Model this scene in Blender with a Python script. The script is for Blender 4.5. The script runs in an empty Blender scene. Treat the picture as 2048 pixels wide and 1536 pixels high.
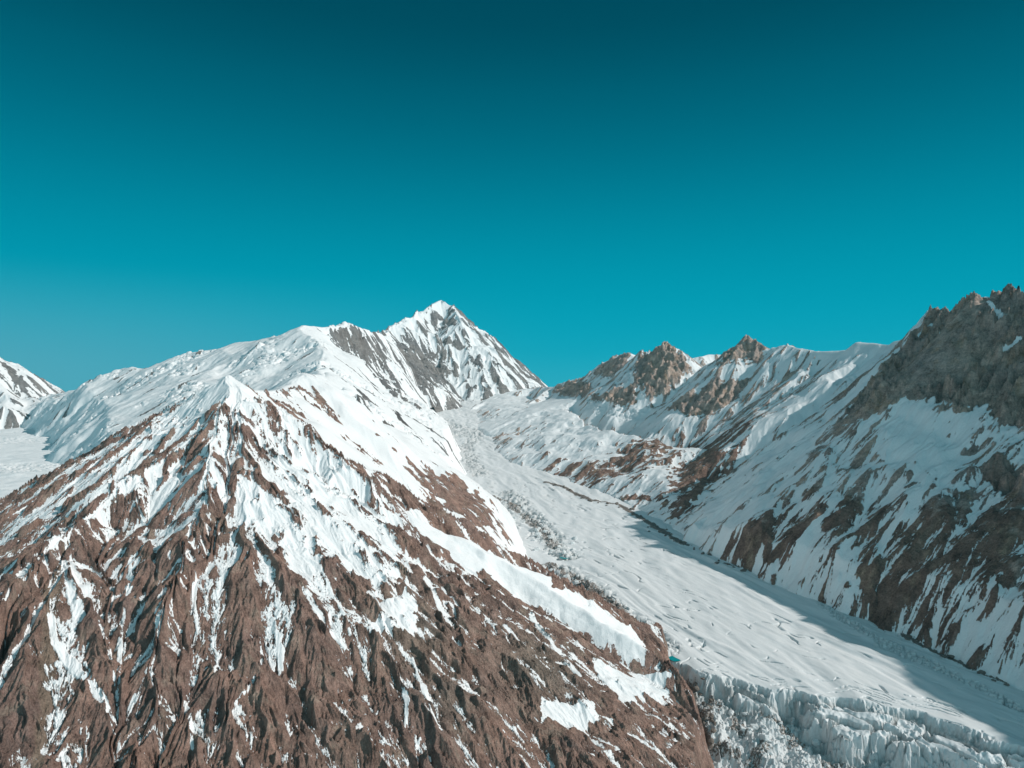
import bpy, math, numpy as np, time
from concurrent.futures import ThreadPoolExecutor
T0 = time.time()
scene = bpy.context.scene

# ------------------------------------------------------------------ camera
FOC = 1384.0            # focal length in pixels of a 2048 px wide picture
cam_d = bpy.data.cameras.new('camera'); cam = bpy.data.objects.new('camera', cam_d)
scene.collection.objects.link(cam); scene.camera = cam
cam.location = (0, 0, 0); cam.rotation_euler = (math.radians(90), 0, 0)
cam_d.sensor_width = 36; cam_d.lens = 36*FOC/2048
cam_d.clip_start = 5; cam_d.clip_end = 60000

# ------------------------------------------------------------------ exposure, sky, sun
scene.view_settings.view_transform = 'Standard'; scene.view_settings.look = 'None'
scene.view_settings.exposure = 0.0; scene.view_settings.gamma = 1
scene.cycles.max_bounces = 5; scene.cycles.diffuse_bounces = 3; scene.cycles.glossy_bounces = 1
scene.cycles.use_denoising = True
SUN_ELEV, SUN_AZ = 35.5, 99.0          # azimuth clockwise from the view direction (+Y)
SUN_STRENGTH = 3.65
sun_d = bpy.data.lights.new('sun', 'SUN'); sun = bpy.data.objects.new('sun', sun_d)
scene.collection.objects.link(sun)
sun_d.energy = SUN_STRENGTH; sun_d.angle = math.radians(0.5); sun_d.color = (1.0, 0.94, 0.88)
sun.rotation_euler = (math.radians(90-SUN_ELEV), 0, math.radians(180-SUN_AZ))
sun.location = (3000, -500, 3000)

def lin(r, g, b):
    f = lambda c: (c/255/12.92) if c/255 <= 0.04045 else ((c/255+0.055)/1.055)**2.4
    return (f(r), f(g), f(b), 1)

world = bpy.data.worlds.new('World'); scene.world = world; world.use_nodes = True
nt = world.node_tree; nt.nodes.clear()
N = nt.nodes.new; L = nt.links.new
wo = N('ShaderNodeOutputWorld'); bg = N('ShaderNodeBackground'); L(bg.outputs[0], wo.inputs[0])
tc = N('ShaderNodeTexCoord'); sp = N('ShaderNodeSeparateXYZ'); L(tc.outputs['Generated'], sp.inputs[0])
rp = N('ShaderNodeValToRGB'); L(sp.outputs[2], rp.inputs[0])
rp.color_ramp.interpolation = 'B_SPLINE'
el = rp.color_ramp.elements
SKY = [(0.0, (48, 172, 194)), (0.045, (14, 166, 190)), (0.12, (0, 157, 181)), (0.21, (0, 138, 162)), (0.30, (0, 113, 136)),
       (0.39, (0, 90, 111)), (0.46, (0, 73, 92)), (0.6, (0, 62, 80))]
el[0].position = SKY[0][0]; el[0].color = lin(*SKY[0][1])
el[1].position = SKY[-1][0]; el[1].color = lin(*SKY[-1][1])
for p, c in SKY[1:-1]:
    e = el.new(p); e.color = lin(*c)
# the sky grows paler away from the sun's side, low over the horizon
mr = N('ShaderNodeMapRange'); L(sp.outputs[0], mr.inputs[0])
mr.interpolation_type = 'SMOOTHSTEP'; mr.inputs[1].default_value = 0.1; mr.inputs[2].default_value = -0.9; mr.inputs[3].default_value = 0; mr.inputs[4].default_value = 1
mr2 = N('ShaderNodeMapRange'); L(sp.outputs[2], mr2.inputs[0])
mr2.interpolation_type = 'SMOOTHSTEP'; mr2.inputs[1].default_value = 0.16; mr2.inputs[2].default_value = 0.0; mr2.inputs[3].default_value = 0; mr2.inputs[4].default_value = 1
mm = N('ShaderNodeMath'); mm.operation = 'MULTIPLY'; L(mr.outputs[0], mm.inputs[0]); L(mr2.outputs[0], mm.inputs[1])
mx = N('ShaderNodeMix'); mx.data_type = 'RGBA'; L(mm.outputs[0], mx.inputs[0]); L(rp.outputs[0], mx.inputs[6]); mx.inputs[7].default_value = lin(95, 168, 186)
# the unseen sky behind the viewer is brightened, added fill for shaded snow
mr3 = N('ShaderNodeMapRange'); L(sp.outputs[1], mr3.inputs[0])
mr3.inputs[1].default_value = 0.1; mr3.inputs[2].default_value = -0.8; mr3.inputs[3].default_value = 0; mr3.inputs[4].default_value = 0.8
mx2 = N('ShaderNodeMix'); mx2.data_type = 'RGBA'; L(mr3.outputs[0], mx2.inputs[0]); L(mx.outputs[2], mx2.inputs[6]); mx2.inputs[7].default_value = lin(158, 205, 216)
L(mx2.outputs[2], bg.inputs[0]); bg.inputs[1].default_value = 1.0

# ------------------------------------------------------------------ noise tools (numpy)
f32 = np.float32
POOL = ThreadPoolExecutor(4)
def par(fn, *arrs, chunk=60000):
    """run fn on flat chunks of the arrays in four threads and join what it returns"""
    n = arrs[0].size; flat = [a.ravel() for a in arrs]
    cuts = list(range(0, n, chunk)) + [n]
    res = list(POOL.map(lambda k: fn(*[a[cuts[k]:cuts[k+1]] for a in flat]), range(len(cuts)-1)))
    if isinstance(res[0], tuple):
        return tuple(np.concatenate([r[i] for r in res]).reshape(arrs[0].shape) for i in range(len(res[0])))
    return np.concatenate(res).reshape(arrs[0].shape)

_tabs = {}
def tab(seed):
    if seed not in _tabs:
        r = np.random.RandomState(seed*7+3)
        a = r.rand(65536).astype(f32)*2*np.pi
        _tabs[seed] = (np.cos(a).astype(f32), np.sin(a).astype(f32), r.rand(65536).astype(f32), r.rand(65536).astype(f32))
    return _tabs[seed]

def gnoise(x, y, seed=0):
    gx, gy, _, _ = tab(seed)
    fx0 = np.floor(x); fy0 = np.floor(y); ix = fx0.astype(np.int32); iy = fy0.astype(np.int32)
    fx = (x-fx0).astype(f32); fy = (y-fy0).astype(f32)
    u = fx*fx*fx*(fx*(fx*6-15)+10); v = fy*fy*fy*(fy*(fy*6-15)+10)
    def g(i, j):
        k = ((ix+i) & 255)*256 + ((iy+j) & 255)
        return gx[k]*(fx-i)+gy[k]*(fy-j)
    a = g(0, 0); b = g(1, 0); c = g(0, 1); d = g(1, 1)
    return (a+(b-a)*u + (c-a+(a-b-c+d)*u)*v)*1.5

def fbm(x, y, seed=0, oct=4, lac=2.03, gain=0.5):
    r = 0; a = 1.0
    for o in range(oct):
        r = r + a*gnoise(x+o*17.3, y-o*9.1, seed+o); a *= gain; x = x*lac; y = y*lac
    return r

def ridged(x, y, seed=0, oct=4, gain=0.5):
    r = 0; a = 1.0
    for o in range(oct):
        r = r + a*(1-2*np.abs(gnoise(x+o*7.7, y-o*3.3, seed+o))); a *= gain; x = x*2.07; y = y*2.07
    return r

def voronoi(x, y, seed=0):
    """distance to the nearest cell point, edge distance F2-F1, two random values of the nearest cell, offset from its point"""
    _, _, ra, rb = tab(seed)
    ix = np.floor(x).astype(np.int32); iy = np.floor(y).astype(np.int32)
    f1 = np.full(x.shape, 9, f32); f2 = np.full(x.shape, 9, f32); kk = np.zeros(x.shape, np.int32)
    ox = np.zeros(x.shape, f32); oy = np.zeros(x.shape, f32)
    for i in (-1, 0, 1):
        for j in (-1, 0, 1):
            k = ((ix+i) & 255)*256+((iy+j) & 255)
            dx = (x-ix-i-ra[k]).astype(f32); dy = (y-iy-j-rb[k]).astype(f32); d = np.sqrt(dx*dx+dy*dy)
            n = d < f1
            f2 = np.where(n, f1, np.minimum(f2, d)); kk = np.where(n, k, kk); ox = np.where(n, dx, ox); oy = np.where(n, dy, oy)
            f1 = np.where(n, d, f1)
    return f1, f2-f1, ra[(kk*7+13) & 65535], rb[(kk*5+7) & 65535], ox, oy

def sstep(a, b, x):
    t = np.clip((x-a)/(b-a), 0, 1); return t*t*(3-2*t)

def gully(x, y, gx, gy, lam, amp, seed, octs, gain=0.5, branch=1.0, s0=0.12, s1=0.55, cyc=1.5, sharp=0.55):
    """drainage ribs and gullies that run down the slope and branch; returns height, gully depth measure, gradient"""
    _, _, ra, rb = tab(seed)
    h = np.zeros(x.shape, f32); gv = np.zeros(x.shape, f32); dx = np.zeros(x.shape, f32); dy = np.zeros(x.shape, f32)
    slope = np.sqrt(gx*gx+gy*gy); fade = sstep(s0, s1, slope).astype(f32)
    a = amp; w = 1.0
    for o in range(octs):
        qx = gx+branch*dx; qy = gy+branch*dy
        m = np.sqrt(qx*qx+qy*qy)+1e-4
        px = -qy/m; py = qx/m
        X = x/(lam*cyc)+o*31.7; Y = y/(lam*cyc)-o*11.3
        fx0 = np.floor(X); fy0 = np.floor(Y); ix = fx0.astype(np.int32); iy = fy0.astype(np.int32)
        fx = (X-fx0).astype(f32); fy = (Y-fy0).astype(f32)
        c = np.zeros(x.shape, f32); s = np.zeros(x.shape, f32); W = np.zeros(x.shape, f32)
        for i in (-1, 0, 1, 2):
            for j in (-1, 0, 1, 2):
                k = ((ix+i) & 255)*256+((iy+j) & 255)
                ax = fx-i+0.5-ra[k]; ay = fy-j+0.5-rb[k]
                d = ax*ax+ay*ay
                wt = np.exp(-2.2*d)
                ph = (ax*px+ay*py)*f32(6.2832*cyc)
                W += wt; c += wt*np.cos(ph); s += wt*np.sin(ph)
        nn = np.sqrt(c*c+s*s)/W
        sc = np.minimum(1.0, nn*1.6)/(nn*W+1e-6)          # evens out the strength between cells
        c = np.clip(c*sc, -1, 1); s = s*sc
        cs = 1.0-2.0*np.sqrt((1-c)*0.5); ss = np.sign(s)*np.sqrt((1+c)*0.5)      # keen crests, rounded gullies
        c = c*(1-sharp)+cs*sharp; s = s*(1-sharp)+ss*sharp*np.minimum(1, nn*1.6)
        A = a*lam*fade
        h += A*c; gv += -w*(c+0.27*sharp)*fade
        dx += -s*px*(6.2832*a)*fade; dy += -s*py*(6.2832*a)*fade
        lam *= 0.5; w *= 0.72; a *= gain*2.0
    return h, gv, dx, dy

# ------------------------------------------------------------------ from picture measurements to places
def at(u, v, Y):
    return ((u-1024)/FOC*Y, Y, (768-v)/FOC*Y)

ZG_Y = [0, 1300, 2000, 2600, 3500, 4500, 5500, 6500, 7000, 7600, 9000]
ZG_Z = [-640, -600, -575, -548, -495, -430, -330, -220, -150, -60, 0]
ZB_Y = [0, 2300, 6500, 7500, 9000, 12000]
ZB_Z = [-420, -400, -330, -250, -150, -60]
def z_glacier(y): return np.interp(y, ZG_Y, ZG_Z)
def z_basin(y): return np.interp(y, ZB_Y, ZB_Z)

def polydist(x, y, P, closed=False):
    """signed distance to a polyline (positive on its right hand side) and distance along it"""
    best = np.full(x.shape, 1e9, f32); sd = np.zeros(x.shape, f32); al = np.zeros(x.shape, f32); s = 0.0
    for a, b in zip(P[:-1], P[1:]):
        ex, ey = float(b[0]-a[0]), float(b[1]-a[1]); ln = math.hypot(ex, ey)
        t = np.clip(((x-a[0])*ex+(y-a[1])*ey)/(ln*ln), 0, 1)
        d = np.hypot(x-a[0]-t*ex, y-a[1]-t*ey)
        side = np.where(ex*(y-a[1])-ey*(x-a[0]) > 0, -1, 1)
        n = d < best
        best = np.where(n, d, best); sd = np.where(n, d*side, sd); al = np.where(n, s+t*ln, al); s += ln
    return sd, al, best

class Grid:
    """regular height grid of a mountain's body, from its ridge lines"""
    def __init__(s, x0, x1, y0, y1, d, ridges, warp=0, wl=200, seed=1, smooth=1):
        s.x0, s.y0, s.d = x0, y0, d
        xs = np.arange(x0, x1+d, d); ys = np.arange(y0, y1+d, d)
        X, Y = np.meshgrid(xs, ys)
        X = X.astype(f32); Y = Y.astype(f32)
        def ev(x, y):
            if warp:
                wx = fbm(x/wl, y/wl, seed+50, 3)*warp; wy = fbm(x/wl+40, y/wl-20, seed+60, 3)*warp
                x = x+wx; y = y+wy
            H = np.full(x.shape, -3000, f32)
            for pts, (l0, l1), (r0, r1), LL, c0, c1 in ridges:
                ns = len(pts)-1
                for k, ((ax, ay, az), (bx, by, bz)) in enumerate(zip(pts[:-1], pts[1:])):
                    ex, ey = bx-ax, by-ay; q = ex*ex+ey*ey
                    tr = ((x-ax)*ex+(y-ay)*ey)/q
                    t = np.clip(tr, 0, 1)
                    dx = x-ax-t*ex; dy = y-ay-t*ey
                    dd = np.sqrt(dx*dx+dy*dy)
                    side = (ex*(y-ay)-ey*(x-ax)) > 0            # True on the left of the direction of travel
                    g0 = np.where(side, l0, r0); g1 = np.where(side, l1, r1)
                    drop = g1*dd+(g0-g1)*LL*(1-np.exp(-dd/LL))
                    if k == 0 and c0: drop = drop+c0*np.maximum(-tr, 0)*math.sqrt(q)
                    if k == ns-1 and c1: drop = drop+c1*np.maximum(tr-1, 0)*math.sqrt(q)
                    H = np.maximum(H, az+t*(bz-az)-drop)
            return H
        H = par(ev, X, Y)
        for _ in range(smooth):
            P = np.pad(H, 1, mode='edge')
            H = (P[1:-1, 1:-1]*4+(P[:-2, 1:-1]+P[2:, 1:-1]+P[1:-1, :-2]+P[1:-1, 2:])*2+P[:-2, :-2]+P[2:, 2:]+P[:-2, 2:]+P[2:, :-2])/16
        s.H = H.astype(f32)
        gy, gx = np.gradient(s.H, d); s.gx = gx.astype(f32); s.gy = gy.astype(f32)
    def apron(s, ys, xs_, slope, wob=40.0):
        n, m = s.H.shape
        X, Y = np.meshgrid(s.x0+np.arange(m)*s.d, s.y0+np.arange(n)*s.d)
        xe = np.interp(Y, ys, xs_)
        cap = np.interp(Y, [800, 4700, 5500, 6500], [260, 240, 190, 50]); q = slope*(X-xe)*(1+0.35*fbm(X/260, Y/260, 401, 3))
        ap = z_glacier(Y)+np.where(q > 0, cap*(1-np.exp(-np.maximum(q, 0)/cap)), q)+8*fbm(X/120, Y/120, 405, 3)
        ap = np.where(X-xe < 600, ap, -3000)
        s.H = np.maximum(s.H, ap.astype(f32))
        gy, gx = np.gradient(s.H, s.d); s.gx = gx.astype(f32); s.gy = gy.astype(f32)
    def _ij(s, x, y):
        n, m = s.H.shape
        fx = np.clip((x-s.x0)/s.d, 1.001, m-3.01); fy = np.clip((y-s.y0)/s.d, 1.001, n-3.01)
        ix = np.floor(fx).astype(np.int32); iy = np.floor(fy).astype(np.int32)
        return ix, iy, (fx-ix).astype(f32), (fy-iy).astype(f32)
    def bil(s, A, x, y):
        ix, iy, fx, fy = s._ij(x, y)
        return (A[iy, ix]*(1-fx)+A[iy, ix+1]*fx)*(1-fy)+(A[iy+1, ix]*(1-fx)+A[iy+1, ix+1]*fx)*fy
    def h(s, x, y):                                            # cubic b-spline
        ix, iy, fx, fy = s._ij(x, y)
        def w(t): return ((1-t)**3/6, (3*t**3-6*t*t+4)/6, (-3*t**3+3*t*t+3*t+1)/6, t**3/6)
        wx = w(fx); wy = w(fy); r = 0
        for j in range(4):
            row = 0
            for i in range(4): row = row+wx[i]*s.H[iy+j-1, ix+i-1]
            r = r+wy[j]*row
        return r
    def hit(s, u, v, y0=None, y1=None):
        """where the sight line through picture point (u, v) first meets this body"""
        n, m = s.H.shape
        Y = np.arange(y0 or max(s.y0, 50), y1 or (s.y0+(n-1)*s.d), s.d/3)
        X = (u-1024)/FOC*Y; Z = (768-v)/FOC*Y
        ok = (X > s.x0) & (X < s.x0+(m-1)*s.d)
        D = np.where(ok, s.bil(s.H, X, Y)-Z, -1e9)
        k = np.where(D > 0)[0]
        k = k[0] if len(k) else int(np.argmax(D/Y))          # a point just above the skyline is taken on the crest below it
        return np.array([X[k], Y[k], Z[k]])

def paint(g, x, y, z, spots=(), streaks=(), polys=(), ws=1.0, wseed=77, wlen=30.0):
    """material marks that belong to the ground: spots (u,v,radius px,value), streaks (value,width px,[(u,v)..]), polygons (value,edge px,[(u,v)..])"""
    r = np.zeros(x.shape, f32)
    nx = fbm(x/wlen, y/wlen, wseed, 4)*ws; nz = fbm(y/wlen+33, z/wlen, wseed+9, 4)*ws
    for u, v, rad, val in spots:
        p = g.hit(u, v)
        if p is None: continue
        R = rad/FOC*p[1]
        r += val*np.exp(-(((x-p[0])**2+0.6*(y-p[1])**2+(z-p[2])**2))/(R*R))
    for val, wid, pts in streaks:
        P = [g.hit(u, v) for u, v in pts]; P = [p for p in P if p is not None]
        if len(P) < 2: continue
        best = np.full(x.shape, 1e9, f32)
        for i, (a, b) in enumerate(zip(P[:-1], P[1:])):
            e = b-a; q = float(e@e)+1e-6
            t = np.clip(((x-a[0])*e[0]+(y-a[1])*e[1]+(z-a[2])*e[2])/q, 0, 1)
            W = wid/FOC*(a[1]+b[1])/2*(1 if len(P) < 3 else 1-0.45*abs((i+t)/(len(P)-1)*2-1)**2)
            d = np.sqrt((x-a[0]-t*e[0])**2+(y-a[1]-t*e[1])**2+(z-a[2]-t*e[2])**2)
            best = np.minimum(best, d/W)
        best = best*(1+0.45*nx)+0.3*nz
        k = val*(1-sstep(0.6, 1.5, best))
        r = np.where(np.abs(k) > np.abs(r), k, r) if val > 0 else r+k
    for val, edge, pts in polys:
        P = [g.hit(u, v) for u, v in pts]; P = [p for p in P if p is not None]
        if len(P) < 3: continue
        E = edge/FOC*np.mean([p[1] for p in P])
        X = x+nx*E*1.2; Y = y+nz*E*1.2
        ins = np.zeros(x.shape, bool); dist = np.full(x.shape, 1e9, f32)
        for a, b in zip(P, P[1:]+P[:1]):
            c = ((a[1] > Y) != (b[1] > Y)) & (X < (b[0]-a[0])*(Y-a[1])/((b[1]-a[1]) or 1e-6)+a[0])
            ins ^= c
            ex, ey = b[0]-a[0], b[1]-a[1]; t = np.clip(((X-a[0])*ex+(Y-a[1])*ey)/(ex*ex+ey*ey+1e-6), 0, 1)
            dist = np.minimum(dist, np.hypot(X-a[0]-t*ex, Y-a[1]-t*ey))
        sd = np.where(ins, dist, -dist)
        r += val*sstep(-E*0.5, E*0.5, sd)
    return r

def spires(x, y, z, sv, lst, slope=2.3, seed=301):
    wx = fbm(x/40, y/40, seed, 3)*9; wy = fbm(x/40, y/40, seed+4, 3)*9
    for u, v, Y, s in lst:
        a, b, c = at(u, v, Y); d = np.hypot(x+wx*s-a, y+wy*s-b)
        q = c+5*s-slope*s*d*(1+0.15*np.sin(np.arctan2(y-b, x-a)*3+u))
        sv = np.where(q > z, sv-0.9*sstep(0, 20, q-z), sv); z = np.maximum(z, q)
    return z, sv

def ridge(pts, left, right, LL=150.0, c0=0.8, c1=0.6):
    q = lambda a: a if isinstance(a, tuple) else (a, a)
    return ([at(*p) for p in pts], q(left), q(right), LL, c0, c1)

# ------------------------------------------------------------------ mesh making
def grid_mesh(name, X, Y, Z, keep, attrs, mat, label, cat, kind='structure', parent=None, group=None):
    nr, nc = X.shape
    idx = np.arange(nr*nc).reshape(nr, nc)
    k4 = keep[:-1, :-1] | keep[1:, :-1] | keep[:-1, 1:] | keep[1:, 1:]
    a = idx[:-1, :-1][k4]; b = idx[:-1, 1:][k4]; c = idx[1:, 1:][k4]; d = idx[1:, :-1][k4]
    F = np.stack([a, b, c, d], 1)
    used, inv = np.unique(F.ravel(), return_inverse=True)
    co = np.stack([X.ravel()[used], Y.ravel()[used], Z.ravel()[used]], 1).astype(f32)
    me = bpy.data.meshes.new(name)
    nf = len(F)
    me.vertices.add(len(used)); me.vertices.foreach_set('co', co.ravel())
    me.loops.add(nf*4); me.loops.foreach_set('vertex_index', inv.astype(np.int32).ravel())
    me.polygons.add(nf); me.polygons.foreach_set('loop_start', np.arange(0, nf*4, 4, dtype=np.int32))
    me.polygons.foreach_set('loop_total', np.full(nf, 4, np.int32))
    me.polygons.foreach_set('use_smooth', np.ones(nf, bool))
    for k, A in attrs.items():
        at_ = me.attributes.new(k, 'FLOAT', 'POINT'); at_.data.foreach_set('value', A.ravel()[used].astype(f32))
    me.update(calc_edges=True); me.validate()
    me.materials.append(mat)
    o = bpy.data.objects.new(name, me); scene.collection.objects.link(o)
    if parent: o.parent = parent
    if label: o['label'] = label
    if cat: o['category'] = cat
    if kind: o['kind'] = kind
    if group: o['group'] = group
    print('%s: %d faces, %.1fs' % (name, nf, time.time()-T0))
    return o

# ------------------------------------------------------------------ materials
def terrain_material(name, rock_a, rock_b, rock_alt, snow=(0.86, 0.875, 0.885), scale=1.0, bump=1.0, tan=(0.36, 0.27, 0.21), edge=0.05, grain=(1, 1, 0.6), con=1.0, veins=None):
    """rock and snow; attributes: snow (signed), alt (second rock), tan (pale rock)"""
    m = bpy.data.materials.new(name); m.use_nodes = True
    nt = m.node_tree; nt.nodes.clear(); N = nt.nodes.new; L = nt.links.new
    out = N('ShaderNodeOutputMaterial')
    def attr(n):
        a = N('ShaderNodeAttribute'); a.attribute_name = n; return a.outputs['Fac']
    geo = N('ShaderNodeNewGeometry')
    def noise(sc, det=5, rough=0.6, stretch=None):
        n = N('ShaderNodeTexNoise'); n.inputs['Scale'].default_value = sc; n.inputs['Detail'].default_value = det; n.inputs['Roughness'].default_value = rough
        if stretch:
            mp = N('ShaderNodeMapping'); mp.inputs['Scale'].default_value = stretch; L(geo.outputs['Position'], mp.inputs[0]); L(mp.outputs[0], n.inputs['Vector'])
        else: L(geo.outputs['Position'], n.inputs['Vector'])
        return n.outputs['Fac']
    def mix(f, a, b):
        x = N('ShaderNodeMix'); x.data_type = 'RGBA'
        if isinstance(f, float): x.inputs[0].default_value = f
        else: L(f, x.inputs[0])
        for s, c in ((6, a), (7, b)):
            if isinstance(c, tuple): x.inputs[s].default_value = (*c, 1)
            else: L(c, x.inputs[s])
        return x.outputs[2]
    def rng(v, a, b, c=0.0, d=1.0):
        x = N('ShaderNodeMapRange'); L(v, x.inputs[0])
        for i, q in enumerate((a, b, c, d)): x.inputs[i+1].default_value = q
        return x.outputs[0]
    def math_(op, a, b):
        x = N('ShaderNodeMath'); x.operation = op
        for s, c in ((0, a), (1, b)):
            if isinstance(c, (int, float)): x.inputs[s].default_value = c
            else: L(c, x.inputs[s])
        return x.outputs[0]
    s = scale
    big = rng(noise(0.012*s, 4, 0.6), 0.35, 0.65)
    med = rng(noise(0.05*s, 6, 0.7, (1, 1, 0.35)), 0.3, 0.7)
    fine = rng(noise(0.35*s, 6, 0.75), 0.25, 0.75)
    rock = mix(big, rock_a, rock_b)
    rock = mix(attr('alt'), rock, rock_alt)
    if veins: rock = mix(rng(noise(0.03*s, 5, 0.7, (1.3, 1.3, 0.3)), 0.52, 0.66), rock, veins)
    rock = mix(attr('tan'), rock, tan)
    lay = noise(0.09*s, 5, 0.7, (0.5, 0.5, 2.2))
    v = math_('ADD', rng(med, 0, 1, 1-0.38*con, 1+0.28*con), rng(fine, 0, 1, -0.28*con, 0.28*con))
    v = math_('MULTIPLY', v, rng(lay, 0.3, 0.7, 0.8, 1.15))
    vm = N('ShaderNodeVectorMath'); vm.operation = 'SCALE'; L(rock, vm.inputs[0]); L(v, vm.inputs['Scale'])
    rock = vm.outputs[0]
    # snow cover
    sn = math_('ADD', attr('snow'), rng(noise(0.22*s, 5, 0.65), 0.3, 0.7, -0.22, 0.22))
    sn = math_('ADD', sn, rng(noise(1.1*s, 3, 0.6), 0.3, 0.7, -0.07, 0.07))
    mask = rng(sn, -edge, edge)
    dirty = rng(noise(0.02*s, 5, 0.65, (1, 1, 0.5)), 0.35, 0.7)
    snowc = mix(dirty, snow, tuple(c*0.93 for c in snow))
    col = mix(mask, rock, snowc)
    bs = N('ShaderNodeBsdfPrincipled'); L(col, bs.inputs['Base Color'])
    L(rng(mask, 0, 1, 0.92, 0.62), bs.inputs['Roughness']); bs.inputs['Specular IOR Level'].default_value = 0.2
    # relief too fine for the mesh
    b1 = N('ShaderNodeBump'); b1.inputs['Distance'].default_value = 1.6*bump/s
    hh = math_('ADD', noise(0.30*s, 8, 0.72, grain), math_('MULTIPLY', fine, 0.35))
    L(math_('MULTIPLY', hh, rng(mask, 0, 1, 3.4, 0.25)), b1.inputs['Height'])
    b1.inputs['Strength'].default_value = 0.9
    L(b1.outputs[0], bs.inputs['Normal'])
    L(bs.outputs[0], out.inputs[0])
    return m

MAT_BROWN = terrain_material('brown_rock_and_snow', (0.325, 0.222, 0.19), (0.45, 0.288, 0.23), (0.27, 0.24, 0.20), grain=(1.2, 0.4, 0.4), bump=1.6, con=1.5, veins=(0.42, 0.32, 0.26))
MAT_GREY = terrain_material('grey_rock_and_snow', (0.58, 0.47, 0.425), (0.68, 0.53, 0.445), (0.34, 0.215, 0.17), scale=0.5, bump=1.8, con=1.5, veins=(0.60, 0.42, 0.31), tan=(0.70, 0.53, 0.40))
MAT_FAR = terrain_material('far_rock_and_snow', (0.235, 0.235, 0.24), (0.31, 0.29, 0.275), (0.14, 0.135, 0.135), scale=0.25, bump=0.9)

def patch(tcols, yrows):
    t, y = np.meshgrid(np.array(tcols), np.array(yrows)); return (t*y).astype(f32), y.astype(f32)
def tc_(u): return (u-1024)/FOC
def cols(*seg):
    out = []
    for a, b, n in seg: out += list(np.linspace(tc_(a), tc_(b), n, endpoint=False))
    return out+[tc_(seg[-1][1])]
def rows(*seg):
    out = []
    for a, b, n in seg: out += list(np.geomspace(a, b, n, endpoint=False))
    return out+[seg[-1][1]]

QF = 1.0                # mesh fineness
def mountain(name, label, g, X, Y, mat, lam, amp, octs, seed, thr, kslope=2.2, kg=0.45, spots=(), streaks=(), polys=(), alt=None, tan=None, floor=None,
             rough=1.0, rl=12.0, bias=0.0, zbias=None, snow_fill=0.6, noise_amp=0.35, nl=40.0, gain=0.5, pws=1.0, cliff=None, cliff_amp=0.9, cliff_alt=0.0, cliff_big=0.9, smoothz=None, cut=25, s0=0.12, s1=0.55, extra=None, branch=0.8, cyc=1.5):
    def ev(x, y):
        hb = g.h(x, y); gx = g.bil(g.gx, x, y); gy = g.bil(g.gy, x, y)
        am = np.ones(x.shape, f32)
        if smoothz is not None: am = am*np.clip(1-paint(g, x, y, hb, **smoothz), 0.0, 1.0)
        h, gv, dx, dy = gully(x, y, gx, gy, lam, amp, seed, octs, gain=gain, s0=s0, s1=s1, branch=branch, cyc=cyc)
        cm = paint(g, x, y, hb, **cliff) if cliff is not None else np.zeros(x.shape, f32)
        am = am*(1+cliff_amp*cm)
        h = h*am; dx = dx*am; dy = dy*am
        sl = np.sqrt((gx+dx)**2+(gy+dy)**2)
        b = paint(g, x, y, hb, spots, streaks, polys, ws=pws, wlen=min(lam*0.4, 36))
        sv = (thr-sl)*kslope*0.5 + kg*gv*np.clip(am, 0.3, 1) + bias + b + noise_amp*fbm(x/nl, (y)/nl, seed+20, 4)
        if zbias is not None: sv = sv+np.interp(hb, zbias[0], zbias[1]).astype(f32)
        sm = sstep(-0.25, 0.35, sv)
        # bare rock is rough and blocky, snow is smooth and fills the small gullies
        rk = ridged(x/rl, y/rl, seed+30, 4)*rl*0.10*rough + fbm(x/(rl*0.35), y/(rl*0.35), seed+36, 2)*rl*0.045*rough
        rk = rk*(1+1.2*cm)+cm*rl*(ridged(x/(rl*4.5), y/(rl*4.5), seed+33, 4)-0.8)*cliff_big; sv = sv-2.0*cm; sm = sstep(-0.25, 0.35, sv)
        z = hb+h*(1-0.25*sm*snow_fill)+rk*(1-0.93*sm)*np.clip(am+0.25, 0, 1.3)
        z = z+fbm(x/(nl*1.3), y/(nl*1.3), seed+40, 3)*nl*0.02
        if extra is not None: z, sv = extra(x, y, z, sv, hb)
        al = paint(g, x, y, hb, **alt) if alt else np.zeros(x.shape, f32)
        tn = paint(g, x, y, hb, **tan) if tan else np.zeros(x.shape, f32)
        al = al+cliff_alt*cm
        return z.astype(f32), sv.astype(f32), np.clip(al, 0, 1).astype(f32), np.clip(tn, 0, 1).astype(f32)
    Z, S, A, Tn = par(ev, X, Y)
    keep = Z > (floor(X, Y)-cut)
    return grid_mesh(name, X, Y, Z, keep, {'snow': S, 'alt': A, 'tan': Tn}, mat, label, 'mountain')

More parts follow.
